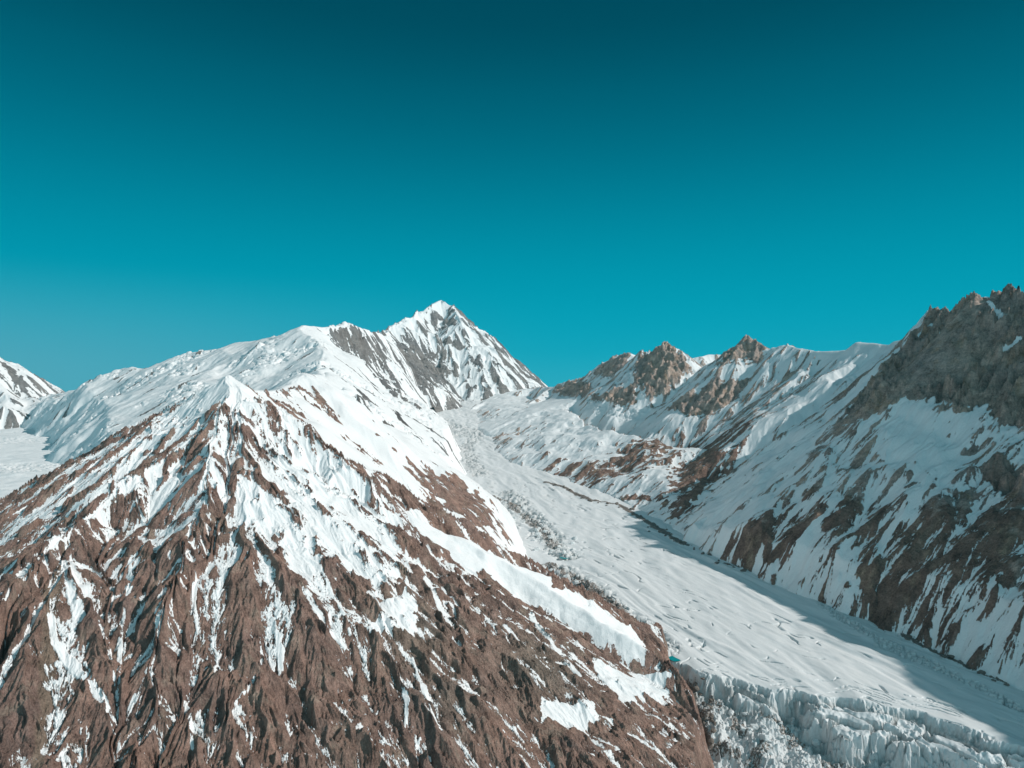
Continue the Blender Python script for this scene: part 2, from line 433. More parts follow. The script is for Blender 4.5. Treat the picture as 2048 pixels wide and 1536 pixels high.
# ================================================================== 1. the brown mountain
RA = [
 # summit, and the crest that goes back to the snow dome
 ridge([(462, 747, 1500), (500, 780, 1620), (560, 779, 1800), (600, 775, 1950)], 0.55, 0.85),
 ridge([(462, 747, 1500), (470, 775, 1465), (478, 798, 1425)], 0.8, 0.7),
 # left skyline
 ridge([(462, 747, 1500), (380, 800, 1480), (300, 872, 1450), (200, 945, 1400), (100, 1003, 1350), (0, 1055, 1300), (-200, 1150, 1200), (-500, 1300, 1100)], 0.60, 1.0),
 # left crest above the face
 ridge([(478, 800, 1425), (440, 845, 1370), (405, 866, 1335), (350, 905, 1285), (272, 948, 1225), (229, 964, 1195), (172, 1034, 1120), (112, 1072, 1060), (60, 1150, 980), (-40, 1300, 890), (-160, 1536, 780)], 1.05, (0.15, 1.4), 70),
 # right crest with the snow slope behind
 ridge([(478, 798, 1425), (560, 812, 1470), (660, 893, 1430), (740, 958, 1395), (800, 1018, 1375), (870, 1052, 1400), (1000, 1116, 1400), (1100, 1178, 1370), (1260, 1270, 1300), (1340, 1335, 1250), (1400, 1420, 1200), (1425, 1500, 1150)], (1.1, 1.5), (1.05, 0.9), 60, 0.8, 1.6),
 # ribs of the face
 ridge([(478, 802, 1420), (480, 880, 1330), (480, 960, 1250), (487, 1025, 1190), (500, 1100, 1120), (505, 1200, 1040), (520, 1330, 960), (540, 1560, 820)], 0.6, 0.6),
 ridge([(405, 866, 1335), (412, 915, 1285), (400, 1000, 1210), (395, 1100, 1120), (380, 1250, 1010), (370, 1400, 910), (350, 1560, 820)], 0.6, 1.4),
 ridge([(272, 948, 1225), (285, 1050, 1140), (300, 1150, 1050), (285, 1300, 960), (260, 1560, 820)], 0.6, 1.1),
 ridge([(172, 1034, 1120), (130, 1110, 1045), (100, 1200, 980), (85, 1350, 890), (60, 1560, 790)], 0.5, 1.3),
 ridge([(540, 830, 1440), (548, 900, 1360), (555, 1000, 1240), (600, 1100, 1140), (615, 1190, 1080), (625, 1300, 1000), (650, 1560, 850)], 0.6, 1.2),
 ridge([(655, 893, 1430), (662, 935, 1385), (655, 1000, 1310), (680, 1100, 1210), (690, 1230, 1130), (700, 1430, 1030), (705, 1580, 950)], 1.0, 1.0),
 ridge([(800, 1020, 1375), (812, 1100, 1290), (803, 1182, 1220), (807, 1262, 1135), (800, 1305, 1095), (796, 1385, 1020), (808, 1560, 925)], 0.5, 1.7),
 ridge([(900, 1070, 1400), (930, 1160, 1330), (940, 1270, 1250), (960, 1400, 1150), (980, 1560, 1050)], (0.55, 0.9), 1.1),
 ridge([(1040, 1145, 1390), (1075, 1230, 1335), (1085, 1300, 1270), (1085, 1400, 1190), (1110, 1560, 1090)], (0.45, 1.0), 0.75, 100),
 ridge([(1180, 1225, 1340), (1195, 1300, 1290), (1190, 1380, 1220), (1200, 1470, 1160), (1230, 1560, 1110)], (0.45, 1.2), 0.75, 80),
 ridge([(1300, 1305, 1280), (1305, 1370, 1230), (1300, 1440, 1180), (1320, 1560, 1100)], (0.5, 1.4), 0.75, 50),
]
GA = Grid(-1500, 620, 480, 2100, 4.0, RA, warp=14, wl=110, seed=3, smooth=1)
CREST_A = [at(*p)[:2] for p in [(850, 1035, 1398), (1000, 1116, 1405), (1100, 1178, 1378), (1180, 1222, 1345), (1258, 1268, 1305)]]
def end_a(x, y, z, sv, hb):
    xe = np.interp(y, [900, 1000, 1100, 1200, 1250, 1300], [236, 262, 288, 318, 326, 330])+7*fbm(x/40, y/40, 191, 4)
    _, _, dc = polydist(x, y, CREST_A); w = 1-sstep(25, 85, dc)
    sv = sv+2.2*(1-sstep(22, 50, dc)); z = z*(1-0.9*w)+(hb-1.5+2.2*fbm(x/30, y/18, 198, 4))*0.9*w
    o = np.maximum(0, x-xe); z = z-2.6*o
    return z, sv-0.5*sstep(2, 12, o)
X, Y = patch(cols((-420, -60, 90), (-60, 1470, int(1150*QF)), (1470, 1700, 60)), rows((520, 640, 70), (640, 1560, int(1150*QF)), (1560, 2050, 120)))
SNA = dict(
 streaks=[(1.1, 7, [(335, 1000), (338, 1100), (322, 1200), (315, 1270)]), (0.9, 5, [(262, 1080), (258, 1180), (240, 1280), (235, 1400), (238, 1490)]),
  (0.9, 5, [(190, 1230), (215, 1290), (232, 1370)]), (0.9, 8, [(125, 1125), (145, 1190), (165, 1240)]), (1.1, 8, [(103, 1230), (110, 1280), (150, 1330), (200, 1390), (232, 1450)]),
  (1.0, 4, [(170, 1320), (200, 1400), (230, 1470)]), (0.7, 4, [(390, 1100), (388, 1200), (395, 1260)]), (0.8, 6, [(545, 1230), (560, 1290), (562, 1340)]),
  (0.9, 4, [(640, 1130), (680, 1210), (700, 1260)]), (0.9, 6, [(620, 1120), (612, 1180), (650, 1250), (690, 1290)]), (0.8, 4, [(520, 1270), (525, 1320), (500, 1370), (470, 1400)]),
  (1.0, 5, [(797, 1340), (815, 1400), (810, 1450)]), (0.9, 5, [(825, 1310), (870, 1440), (910, 1520)]), (0.9, 6, [(835, 1110), (870, 1190), (900, 1250)]),
  (1.2, 7, [(1040, 1180), (1070, 1240), (1110, 1290), (1160, 1350)]), (0.8, 5, [(1150, 1240), (1165, 1300)]), (0.9, 5, [(370, 1400), (380, 1440), (385, 1490)]), (0.8, 5, [(1010, 1250), (1050, 1290)]),
  (0.8, 5, [(840, 1470), (830, 1490), (835, 1520)]), (0.8, 4, [(810, 1060), (815, 1150), (808, 1190)]), (1.1, 10, [(480, 960), (490, 1040)]), (0.9, 9, [(420, 920), (450, 1000)]), (2.8, 34, [(840, 1036), (930, 1080), (1000, 1116), (1100, 1178), (1180, 1222), (1262, 1270)])],
 polys=[(2.2, 14, [(1075, 1395), (1130, 1400), (1185, 1410), (1215, 1440), (1150, 1452), (1080, 1445)]),
        (2.4, 14, [(1185, 1320), (1250, 1345), (1335, 1350), (1345, 1375), (1300, 1400), (1255, 1400), (1200, 1345)]),
        (2.5, 20, [(830, 1040), (1000, 1110), (1120, 1180), (1270, 1262), (1300, 1300), (1230, 1275), (1150, 1240), (1100, 1215), (1040, 1180), (960, 1145), (880, 1100)]),
        (1.0, 24, [(550, 830), (690, 930), (790, 1030), (810, 1100), (770, 1180), (690, 1150), (620, 1090), (560, 980)]),
        (1.3, 20, [(490, 960), (560, 1000), (640, 1130), (600, 1150), (560, 1080), (500, 1040)]),
        (1.6, 14, [(750, 1220), (820, 1190), (830, 1240), (790, 1270), (740, 1260)]),
        (1.2, 14, [(270, 955), (290, 980), (240, 1010), (215, 1000), (235, 965)])],
 spots=[(470, 770, 70, 0.9), (380, 830, 70, 0.4), (250, 930, 90, 0.32), (130, 1020, 70, 0.25), (320, 1000, 60, 0.2), (600, 950, 80, 0.25), (300, 1250, 150, -0.25), (950, 1420, 160, -0.25), (600, 1450, 200, -0.35), (130, 1400, 150, -0.15)])
mountain('mountain', 'brown rock mountain in front with a pointed snowy top and snow streaks down its ribbed face', GA, X, Y, MAT_BROWN, lam=90, amp=0.095, octs=7, gain=0.56, cyc=3.0, branch=0.4, seed=11, thr=1.05,
  kslope=1.0, kg=0.72, zbias=([-480, -380, -300, -220, -120, -40, 40], [-0.50, -0.42, -0.22, 0.08, 0.28, 0.5, 0.95]), noise_amp=0.38, nl=16, extra=end_a, floor=lambda x, y: np.where(x > -200, -760, -1200),
  rough=0.7, rl=8, snow_fill=2.2, tan=dict(streaks=[(1.0, 13, [(135, 1080), (105, 1180), (100, 1260), (95, 1330), (90, 1440), (75, 1536)])], spots=[(680, 1500, 60, 0.3), (490, 1180, 30, 0.2)]),
  alt=dict(spots=[(820, 1250, 90, 0.7), (1080, 1330, 90, 0.7), (500, 1050, 50, 0.5), (900, 1400, 60, 0.5)]), smoothz=dict(polys=[(0.85, 24, [(830, 1040), (1000, 1110), (1120, 1180), (1270, 1262), (1300, 1300), (1230, 1275), (1150, 1240), (1100, 1215), (1040, 1180), (960, 1145), (880, 1100)])], spots=[(470, 760, 60, 0.7)]), **SNA)

# ================================================================== 2. snow spur behind it, with the brown buttress at its end
RB = [
 ridge([(470, 775, 1560), (545, 778, 1800), (580, 768, 1980), (613, 745, 2100)], (0.5, 1.0), (0.5, 0.95)),
 ridge([(613, 745, 2100), (660, 795, 2180), (760, 868, 2280), (850, 925, 2370), (940, 982, 2430), (1000, 1062, 2430), (1015, 1085, 2400)], (0.6, 0.8), (0.42, 1.0), 260, 0.5, 0.9),
 ridge([(613, 745, 2100), (640, 750, 3000), (650, 730, 3500)], (0.35, 0.8), 0.72),
 ridge([(880, 945, 2390), (920, 1010, 2320), (965, 1080, 2250)], 0.4, 0.5),
]
GB = Grid(-2000, 300, 1500, 3600, 8.0, RB, warp=30, wl=200, seed=5, smooth=2)
def end_b(x, y, z, sv, hb):
    xe = np.interp(y, [1500, 2300, 2500, 3000, 3500], [60, -5, -20, -180, -330])+12*fbm(x/60, y/60, 192, 3)
    return z-1.6*np.maximum(0, x-xe), sv
X, Y = patch(cols((120, 300, 60), (300, 1180, int(470*QF))), rows((1500, 3400, int(620*QF))))
mountain('mountain', 'low snow spur with a speckled brown rock buttress at its foot beside the upper glacier', GB, X, Y, MAT_BROWN, lam=90, amp=0.035, octs=4, seed=21, thr=1.0, kslope=0.8, kg=0.35, bias=0.85,
  noise_amp=0.45, nl=34, floor=lambda x, y: z_glacier(y), rough=0.8, rl=14, extra=end_b,
  spots=[(740, 770, 20, -0.2)], polys=[(-1.35, 26, [(815, 935), (870, 930), (935, 965), (985, 1020), (1005, 1065), (940, 1065), (880, 1010)])],
  streaks=[(-0.9, 6, [(625, 775), (640, 800), (665, 822)]), (-1.0, 5, [(755, 870), (790, 900)]), (-0.8, 5, [(940, 1050), (830, 965)]), (-1.0, 3, [(880, 1075), (940, 1100), (1000, 1120)])],
  smoothz=dict(spots=[(700, 850, 90, 0.6)]))

# ================================================================== 3. the big snow dome and its long white flank
RC = [
 ridge([(610, 648, 4500), (570, 665, 4600), (520, 679, 4680), (480, 684, 4750), (440, 695, 4800), (400, 700, 4850), (340, 722, 5000), (300, 737, 5100), (262, 733, 5200), (240, 745, 5400), (200, 768, 5600), (160, 776, 5800), (110, 788, 6200), (60, 800, 6600)], (0.42, 0.64), 0.7, 400),
 ridge([(610, 648, 4500), (650, 651, 4650), (690, 641, 4850), (712, 651, 5000), (730, 656, 5300), (752, 664, 5800), (775, 672, 6500)], 0.6, (1.5, 0.9), 300),
 ridge([(610, 648, 4500), (620, 680, 4100), (640, 715, 3700), (645, 745, 3200), (630, 760, 2600)], (0.5, 0.85), (0.5, 0.4), 300),
 ridge([(640, 715, 3700), (700, 775, 3650), (750, 800, 3600), (810, 840, 3600), (850, 885, 3650), (885, 925, 3700)], 0.55, 0.7),
 ridge([(655, 665, 4500), (715, 730, 4450), (765, 770, 4450), (800, 810, 4400), (840, 850, 4450)], 0.9, 0.6),
 ridge([(480, 684, 4750), (430, 740, 4000), (380, 800, 3300), (330, 860, 2800), (230, 940, 2450)], 0.35, 0.4, 300),
 ridge([(340, 722, 5000), (280, 790, 4200), (220, 860, 3500), (150, 930, 2900)], (0.4, 0.8), (0.45, 0.8), 300),
 ridge([(240, 745, 5400), (190, 800, 4900), (140, 850, 4400)], (0.5, 0.8), (0.5, 0.8), 300),
]
GC = Grid(-4700, 200, 2200, 7000, 16.0, RC, warp=60, wl=420, seed=7, smooth=2)
X, Y = patch(cols((-500, 0, 60), (0, 1080, int(560*QF))), rows((2250, 6900, int(640*QF))))
def ice_c(x, y, z, sv, hb):
    # crevassed, broken ice on the flank
    m = sstep(0.05, 0.5, fbm(x/420, y/420, 91, 3)+0.1)*sstep(-360, -250, hb)
    f1, ed, ra_, rb_, ox, oy = voronoi(x/46+0.2*fbm(x/60, y/60, 93, 2), y/30+0.2*fbm(x/60, y/60, 94, 2), 92)
    z = z+m*((ra_-0.5)*20-12*(1-sstep(0.02, 0.16, ed)))+3*ridged(x/130, y/130, 197, 3)
    w = 30*fbm(x/200, y/200, 193, 3)
    xe = np.interp(y, [2300, 3000, 3700, 4500, 5000, 5600, 6500], [-330, -270, -355, -430, -590, -770, -1010])+w
    xl = np.interp(y, [2300, 2800, 4600, 5200, 6200], [-1380, -1610, -2720, -3300, -4400])+2*w
    z = z-1.3*np.maximum(0, x-xe)-0.5*np.maximum(0, xl-x)
    return z, sv
mountain('mountain', 'broad dazzling white snow dome with broken ice on its flank and a grey rock wall on its right side', GC, X, Y, MAT_FAR, lam=220, amp=0.026, octs=5, seed=31, thr=1.15, kslope=1.6, kg=0.7, bias=0.62,
  noise_amp=0.3, nl=150, floor=lambda x, y: np.where(x > (-0.1*y-700), z_glacier(y), z_basin(y)), rough=0.8, rl=30, cut=60, extra=ice_c,
  cliff=dict(polys=[(0.33, 12, [(652, 664), (690, 650), (715, 660), (770, 690), (800, 760), (800, 800), (770, 775), (735, 735), (690, 705)])]), cliff_amp=4.0,
  streaks=[(-1.2, 5, [(683, 783), (730, 800), (760, 815)]), (-1.2, 7, [(765, 800), (800, 840), (840, 870)]), (-0.9, 5, [(770, 850), (800, 880)]), (-0.9, 5, [(390, 800), (330, 860), (285, 910)]),
   (-0.9, 7, [(180, 905), (240, 870), (300, 845)]), (-0.7, 5, [(130, 800), (110, 790)]), (-1.0, 9, [(150, 940), (190, 905)]), (-0.8, 4, [(230, 760), (260, 742)])],
  alt=dict(streaks=[(0.8, 8, [(765, 800), (800, 840), (840, 870)]), (0.8, 8, [(683, 783), (760, 815)])]))

# ================================================================== 4. the main peak
RD = [
 ridge([(752, 664, 6400), (775, 660, 7300), (830, 626, 7900), (858, 610, 8300), (885, 599, 8500), (905, 611, 8380), (915, 625, 8280), (930, 643, 8150), (948, 665, 8000), (965, 688, 7850), (975, 705, 7750), (985, 733, 7620), (998, 742, 7520), (1010, 757, 7420), (1030, 784, 7250)], (1.5, 1.3), (1.0, 0.85), 300),
 ridge([(905, 612, 8350), (915, 640, 8000), (903, 690, 7650), (920, 740, 7300), (905, 790, 6950), (895, 826, 6600)], 0.8, 0.8),
 ridge([(945, 665, 8000), (955, 720, 7600), (978, 762, 7250), (950, 800, 6850), (905, 829, 6450)], (1.2, 1.0), 0.7),
 ridge([(830, 630, 7950), (800, 668, 7600), (790, 710, 7350), (800, 750, 7150)], 0.9, 1.2),
 ridge([(858, 615, 8250), (850, 670, 7850), (845, 720, 7500), (860, 765, 7250)], 1.0, 1.0),
 ridge([(1005, 745, 7500), (1010, 780, 7200), (980, 810, 6900), (960, 830, 6600)], (1.3, 1.0), 0.7),
]
GD = Grid(-2400, 700, 6000, 9600, 16.0, RD, warp=70, wl=380, seed=9, smooth=1)
X, Y = patch(cols((640, 1120, int(360*QF))), rows((6200, 9300, int(520*QF))))
mountain('mountain', 'highest peak, a sharp snow pyramid with a dark rock face at the head of the glacier', GD, X, Y, MAT_FAR, lam=330, amp=0.065, octs=6, seed=41, thr=1.15, kslope=1.3, kg=0.6, bias=0.15,
  noise_amp=0.5, nl=170, floor=lambda x, y: z_glacier(y), rough=1.0, rl=34, cut=80,
  cliff=dict(polys=[(0.36, 16, [(782, 680), (820, 690), (870, 700), (890, 730), (870, 780), (840, 785), (810, 770), (795, 740)])]), cliff_amp=0.5,
  streaks=[(-0.8, 8, [(880, 632), (900, 640), (912, 648)]), (-0.8, 9, [(890, 680), (920, 690)]), (-0.6, 8, [(985, 755), (1010, 785)]), (-0.8, 6, [(935, 820), (970, 800)]), (-0.5, 8, [(890, 740), (930, 750)]),
   (0.9, 10, [(770, 665), (830, 640), (880, 610)]), (0.8, 10, [(940, 660), (975, 720)])], smoothz=dict(spots=[(870, 615, 26, 0.6)]))

# ================================================================== 5. the far left peak
RG = [
 ridge([(-200, 600, 6300), (-60, 684, 6400), (0, 722, 6500), (22, 738, 6550), (40, 750, 6600), (62, 772, 6700), (86, 788, 6900), (140, 790, 7400), (190, 792, 8000), (260, 792, 8600)], (0.8,0.9), 0.8, 400),
 ridge([(20, 730, 6500), (60, 790, 6100), (75, 812, 5800)], 0.6, 0.7),
 ridge([(-60, 680, 6400), (0, 780, 5900), (20, 815, 5600)], 0.6, 0.7),
 ridge([(130, 790, 7200), (140, 812, 6900), (150, 822, 6600)], 0.6, 0.7),
]
GG = Grid(-6600, -3200, 5000, 9200, 24.0, RG, warp=70, wl=400, seed=13, smooth=1)
X, Y = patch(cols((-160, 260, int(220*QF))), rows((5200, 8900, int(260*QF))))
mountain('mountain', 'distant snow peak with a rocky ridge beyond the left snowfield', GG, X, Y, MAT_FAR, lam=170, amp=0.05, octs=4, seed=51, thr=1.15, kslope=1.2, kg=0.5, bias=0.15,
  noise_amp=0.4, nl=150, floor=lambda x, y: z_basin(y), rough=1.0, rl=34, cut=80, streaks=[(-1.0, 9, [(5, 725), (40, 765), (65, 795)]), (-0.9, 8, [(110, 805), (150, 808)])])

# ================================================================== 6. the long right hand range
RF = [
 ridge([(1045, 780, 7300), (1070, 773, 7000), (1110, 772, 6500), (1150, 757, 6250), (1180, 744, 6100), (1200, 727, 6000), (1228, 714, 5850), (1255, 704, 5600), (1272, 722, 5500), (1286, 700, 5350), (1296, 703, 5320), (1312, 718, 5250), (1322, 702, 5150), (1335, 688, 5100), (1354, 702, 5000), (1385, 742, 4950), (1400, 738, 4900), (1440, 712, 4700), (1470, 690, 4600), (1497, 671, 4500), (1520, 682, 4400), (1545, 697, 4300), (1575, 687, 4200), (1640, 700, 3950), (1700, 697, 3700), (1730, 680, 3500), (1780, 687, 3300), (1822, 674, 3050), (1860, 660, 2900)], 0.7, (0.85, 0.78), 200),
 ridge([(1350, 735, 5700), (1380, 716, 5900), (1420, 708, 6000), (1445, 709, 6000), (1490, 730, 6000)], 0.3, 0.6),
 ridge([(1730, 680, 3500), (1715, 718, 3400), (1655, 748, 3300), (1600, 796, 3200), (1545, 836, 3150), (1500, 882, 3150), (1430, 950, 3050), (1370, 1020, 2900), (1335, 1062, 2750)], (0.55, 0.82), (0.45, 0.8), 220),
 ridge([(1497, 671, 4500), (1480, 738, 4350), (1400, 788, 4250), (1330, 850, 4150), (1250, 900, 4050), (1190, 930, 3950), (1120, 962, 3700)], (0.6, 0.82), (0.5, 0.8), 220),
 ridge([(1335, 690, 5100), (1300, 750, 5050), (1250, 800, 5000), (1180, 850, 4900), (1080, 890, 4700), (1000, 908, 4600)], (0.6, 0.82), (0.55, 0.8), 220),
 ridge([(1255, 705, 5600), (1200, 770, 5500), (1130, 810, 5300), (1050, 850, 5050), (985, 884, 4800)], (0.55, 0.82), (0.45, 0.8), 220),
 ridge([(1110, 772, 6500), (1070, 795, 6200), (1030, 828, 5700), (1000, 855, 5350)], (0.6, 0.82), (0.5, 0.8), 220),
 ridge([(1070, 773, 7000), (1000, 790, 6900), (950, 810, 6500), (930, 824, 6200)], (0.6, 0.82), (0.5, 0.8), 220),
 ridge([(1640, 700, 3950), (1580, 760, 3800), (1520, 830, 3700), (1450, 895, 3600), (1330, 960, 3400), (1240, 1005, 3200)], (0.55, 0.82), (0.5, 0.8), 220),
]
GF = Grid(-900, 2700, 2500, 7400, 12.0, RF, warp=45, wl=300, seed=15, smooth=1)
GF.apron([2500, 3100, 3650, 4050, 4500, 4850, 5300, 6000], [630, 484, 253, -5, -110, -130, -220, -300], 0.5)
X, Y = patch(cols((880, 1900, int(600*QF)), (1900, 2300, 60)), rows((2500, 7300, int(900*QF))))
def blocky_f(x, y, z, sv, hb):
    m = paint(GF, x, y, hb, polys=[(1.0, 14, [(1270, 730), (1300, 705), (1340, 690), (1378, 730), (1370, 755), (1330, 800), (1300, 800), (1260, 790)])])
    z = z+m*ridged(x/55, y/55, 97, 3)*16
    m2 = paint(GF, x, y, hb, streaks=[(1.0, 26, [(1180, 800), (1230, 815), (1270, 830)]), (1.0, 30, [(1700, 760), (1650, 830), (1560, 930), (1480, 985), (1400, 1040)])])
    f1, ed, ra_, rb_, ox, oy = voronoi(x/30, y/30, 98)
    z = z+m2*((ra_-0.5)*16-9*(1-sstep(0.02, 0.16, ed)))
    z, sv = spires(x, y, z, sv, [(1255, 704, 5600, 1), (1244, 711, 5650, 1), (1286, 697, 5350, 1.5), (1298, 699, 5320, 1.5), (1334, 685, 5100, 1.4), (1345, 692, 5080, 1.0), (1355, 700, 5050, 1.5), (1274, 712, 5400, 1.5), (1364, 716, 5010, 1.2), (1322, 704, 5140, 1),
      (1497, 670, 4500, 0.9), (1508, 676, 4450, 1), (1480, 684, 4560, 1), (1466, 694, 4610, 1), (1545, 693, 4300, 1.2), (1575, 686, 4200, 0.9), (1180, 741, 6100, 1), (1205, 724, 5960, 1)])
    xe = np.interp(y, [2500, 3100, 3650, 4050, 4500, 4850, 5300, 6200], [630, 484, 253, -5, -110, -130, -240, -420])+20*fbm(x/120, y/120, 195, 3)
    return z-0.9*np.maximum(0, xe-x), sv
mountain('mountain', 'long jagged range of grey rock towers and shaded snow slopes right of the glacier', GF, X, Y, MAT_GREY, lam=130, amp=0.055, octs=5, seed=61, thr=1.12, kslope=0.9, kg=0.5, bias=0.30,
  noise_amp=0.32, nl=90, floor=lambda x, y: z_glacier(y), rough=1.0, rl=22, cut=40, extra=blocky_f, snow_fill=1.6, smoothz=dict(streaks=[(0.8, 22, [(1650, 705), (1700, 700), (1730, 690), (1780, 695)])]),
  cliff=dict(polys=[(0.9, 8, [(1112, 775), (1150, 765), (1185, 775), (1170, 795), (1130, 792)]), (1.0, 8, [(1272, 735), (1286, 702), (1300, 712), (1335, 690), (1376, 735), (1345, 775), (1330, 795), (1290, 785), (1270, 765)]),
   (0.9, 8, [(1180, 790), (1225, 785), (1275, 770), (1268, 810), (1240, 810), (1200, 800)]), (1.0, 8, [(1340, 815), (1380, 790), (1430, 765), (1500, 755), (1470, 800), (1420, 830), (1370, 828)]),
   (0.8, 10, [(1450, 705), (1495, 675), (1530, 690), (1520, 725), (1480, 715), (1440, 735)]), (0.6, 8, [(1200, 728), (1228, 716), (1255, 706), (1250, 730), (1215, 755), (1190, 748)])]), cliff_amp=0.8,
  polys=[(-0.75, 30, [(1080, 935), (1180, 925), (1290, 880), (1360, 870), (1300, 940), (1180, 970), (1110, 965)]), (-0.85, 30, [(1330, 990), (1370, 930), (1440, 890), (1450, 950), (1390, 1010), (1345, 1055)]),
   (-0.5, 22, [(985, 880), (1030, 860), (1060, 850), (1040, 870), (1000, 895)]), (-0.42, 40, [(1290, 890), (1400, 840), (1500, 860), (1420, 930), (1320, 940)]), (-0.3, 40, [(1400, 800), (1560, 730), (1600, 780), (1480, 880)]),
   (0.5, 30, [(1530, 850), (1600, 810), (1700, 710), (1780, 690), (1740, 780), (1600, 930), (1500, 990), (1440, 1010), (1500, 930)]), (0.35, 30, [(1100, 800), (1170, 810), (1300, 820), (1330, 860), (1180, 900), (1080, 880)])],
  streaks=[(-1.3, 8, [(1245, 1000), (1275, 992), (1305, 1000)]), (1.0, 10, [(1530, 850), (1620, 800), (1700, 720)]), (2.5, 40, [(985, 860), (1010, 850), (1060, 845)]), (1.6, 26, [(1650, 705), (1700, 700), (1730, 690), (1780, 695)])],
  alt=dict(polys=[(0.9, 30, [(1000, 900), (1100, 860), (1290, 870), (1440, 860), (1560, 850), (1440, 1000), (1340, 1060), (1200, 1000), (1100, 970)])]),
  tan=dict(polys=[(0.25, 20, [(1280, 730), (1340, 690), (1370, 735), (1330, 800)])]))

# ================================================================== 7. the great rock buttress on the right
RE = [
 ridge([(1790, 715, 2850), (1835, 655, 2750), (1860, 632, 2700), (1872, 617, 2650), (1883, 631, 2600), (1915, 615, 2520), (1942, 612, 2460), (1953, 590, 2430), (1975, 588, 2390), (2003, 581, 2350), (2048, 594, 2260), (2150, 560, 2150), (2300, 560, 1950), (2600, 500, 1700), (3000, 470, 1400), (3600, 400, 1100), (4600, 300, 800)], 0.8, (1.25, 0.72), 230),
 ridge([(1872, 618, 2650), (1780, 720, 2700), (1690, 822, 2650), (1640, 890, 2600), (1545, 950, 2550), (1450, 1012, 2500), (1345, 1068, 2450)], (0.5, 1.15), (0.9, 1.1), 160),
 ridge([(1900, 640, 2540), (1840, 780, 2420), (1790, 870, 2350), (1700, 950, 2250), (1600, 1040, 2150), (1520, 1100, 2100), (1440, 1135, 2130)], (0.55, 1.15), (0.5, 1.1), 160),
 ridge([(1990, 590, 2380), (1990, 720, 2270), (1980, 830, 2160), (1900, 930, 2050), (1820, 1050, 1900), (1740, 1150, 1800), (1695, 1218, 1760)], (0.55, 1.15), (0.5, 1.1), 160),
 ridge([(2048, 600, 2250), (2100, 800, 1950), (2040, 950, 1800), (1960, 1080, 1700), (1880, 1200, 1600), (1825, 1270, 1560)], (0.55, 1.15), (0.5, 1.1), 160),
 ridge([(2300, 560, 1950), (2260, 900, 1700), (2140, 1130, 1500), (2020, 1320, 1420)], (0.55, 1.15), (0.5, 1.1), 160),
 ridge([(2600, 500, 1700), (2500, 1000, 1400), (2300, 1350, 1220)], (0.55, 1.15), (0.5, 1.1), 160),
]
def end_e(x, y, z, sv, hb):
    xe = np.interp(y, [900, 1100, 1380, 1620, 1790, 1960, 2300, 2600, 3000], [1165, 1122, 1068, 1004, 910, 842, 705, 604, 500])+16*fbm(x/90, y/90, 194, 3)
    z, sv = spires(x, y, z, sv, [(1872, 615, 2650, 1.0), (1955, 590, 2430, 0.8), (2000, 582, 2355, 0.7), (1915, 614, 2520, 0.8)], 1.5, 311)
    return z-0.9*np.maximum(0, xe-x), sv
GE = Grid(300, 3000, 700, 3100, 7.0, RE, warp=26, wl=170, seed=17, smooth=1)
GE.apron([900, 1100, 1380, 1620, 1790, 1960, 2300, 2600], [1165, 1122, 1068, 1004, 910, 842, 705, 604], 0.6)
X, Y = patch(cols((1290, 2110, int(560*QF)), (2110, 2700, 120), (2700, 5200, 100)), rows((750, 1250, 110), (1250, 3000, int(800*QF))))
CLIFF_E = [(1690, 830), (1760, 740), (1820, 675), (1872, 612), (1950, 585), (2150, 550), (2180, 860), (2080, 870), (1990, 830), (1960, 800), (1915, 822), (1880, 800), (1820, 790), (1770, 815), (1700, 850), (1665, 860)]
mountain('mountain', 'massive grey rock buttress on the right with shaded snow gullies and dark scree running to the glacier edge', GE, X, Y, MAT_GREY, lam=150, amp=0.055, octs=7, seed=71, thr=1.02, kslope=0.8, kg=0.6, bias=0.33,
  noise_amp=0.34, nl=50, floor=lambda x, y: z_glacier(y), rough=1.0, rl=14, cut=30, snow_fill=1.8, extra=end_e,
  cliff=dict(polys=[(1.0, 12, CLIFF_E), (0.8, 10, [(1960, 930), (1990, 915), (2060, 930), (2060, 990), (2000, 985)])]), cliff_amp=1.6, cliff_big=1.5,
  polys=[(0.9, 20, [(1790, 800), (1850, 798), (1900, 830), (1960, 830), (1960, 860), (1880, 950), (1780, 930), (1760, 860)]),
   (-0.72, 34, [(1640, 1040), (1720, 990), (1800, 1010), (1960, 980), (2100, 1000), (2100, 1190), (1960, 1160), (1880, 1235), (1740, 1225), (1700, 1130), (1680, 1070)]),
   (-0.75, 26, [(1430, 1090), (1500, 1040), (1620, 1000), (1690, 1020), (1560, 1110), (1480, 1115)]), (-0.35, 40, [(1600, 900), (1780, 880), (1860, 960), (1700, 1000), (1580, 980)]),
   (0.7, 24, [(1500, 900), (1640, 860), (1600, 940), (1480, 1020), (1380, 1060)])],
  streaks=[(-1.0, 9, [(1900, 870), (1940, 860)]), (-1.0, 9, [(1890, 900), (1940, 905), (1980, 880)]), (1.4, 7, [(1740, 1130), (1780, 1060), (1830, 1000)]), (0.9, 6, [(1600, 1080), (1680, 1000)]), (2.9, 5, [(1975, 620), (2010, 630)]),
    (3.2, 4, [(1880, 672), (1900, 668)]), (3.2, 4, [(2010, 700), (2040, 680)]), (3.0, 5, [(1862, 650), (1840, 665)])],
  alt=dict(polys=[(0.9, 40, [(1400, 1100), (1600, 980), (1800, 1010), (2060, 1000), (2060, 1300), (1700, 1230), (1500, 1150)])], spots=[(1990, 960, 40, 0.6)]),
  tan=dict(spots=[(1830, 1080, 50, 0.25), (1700, 1080, 30, 0.35), (2000, 800, 60, 0.3), (1950, 700, 30, 0.3)]))

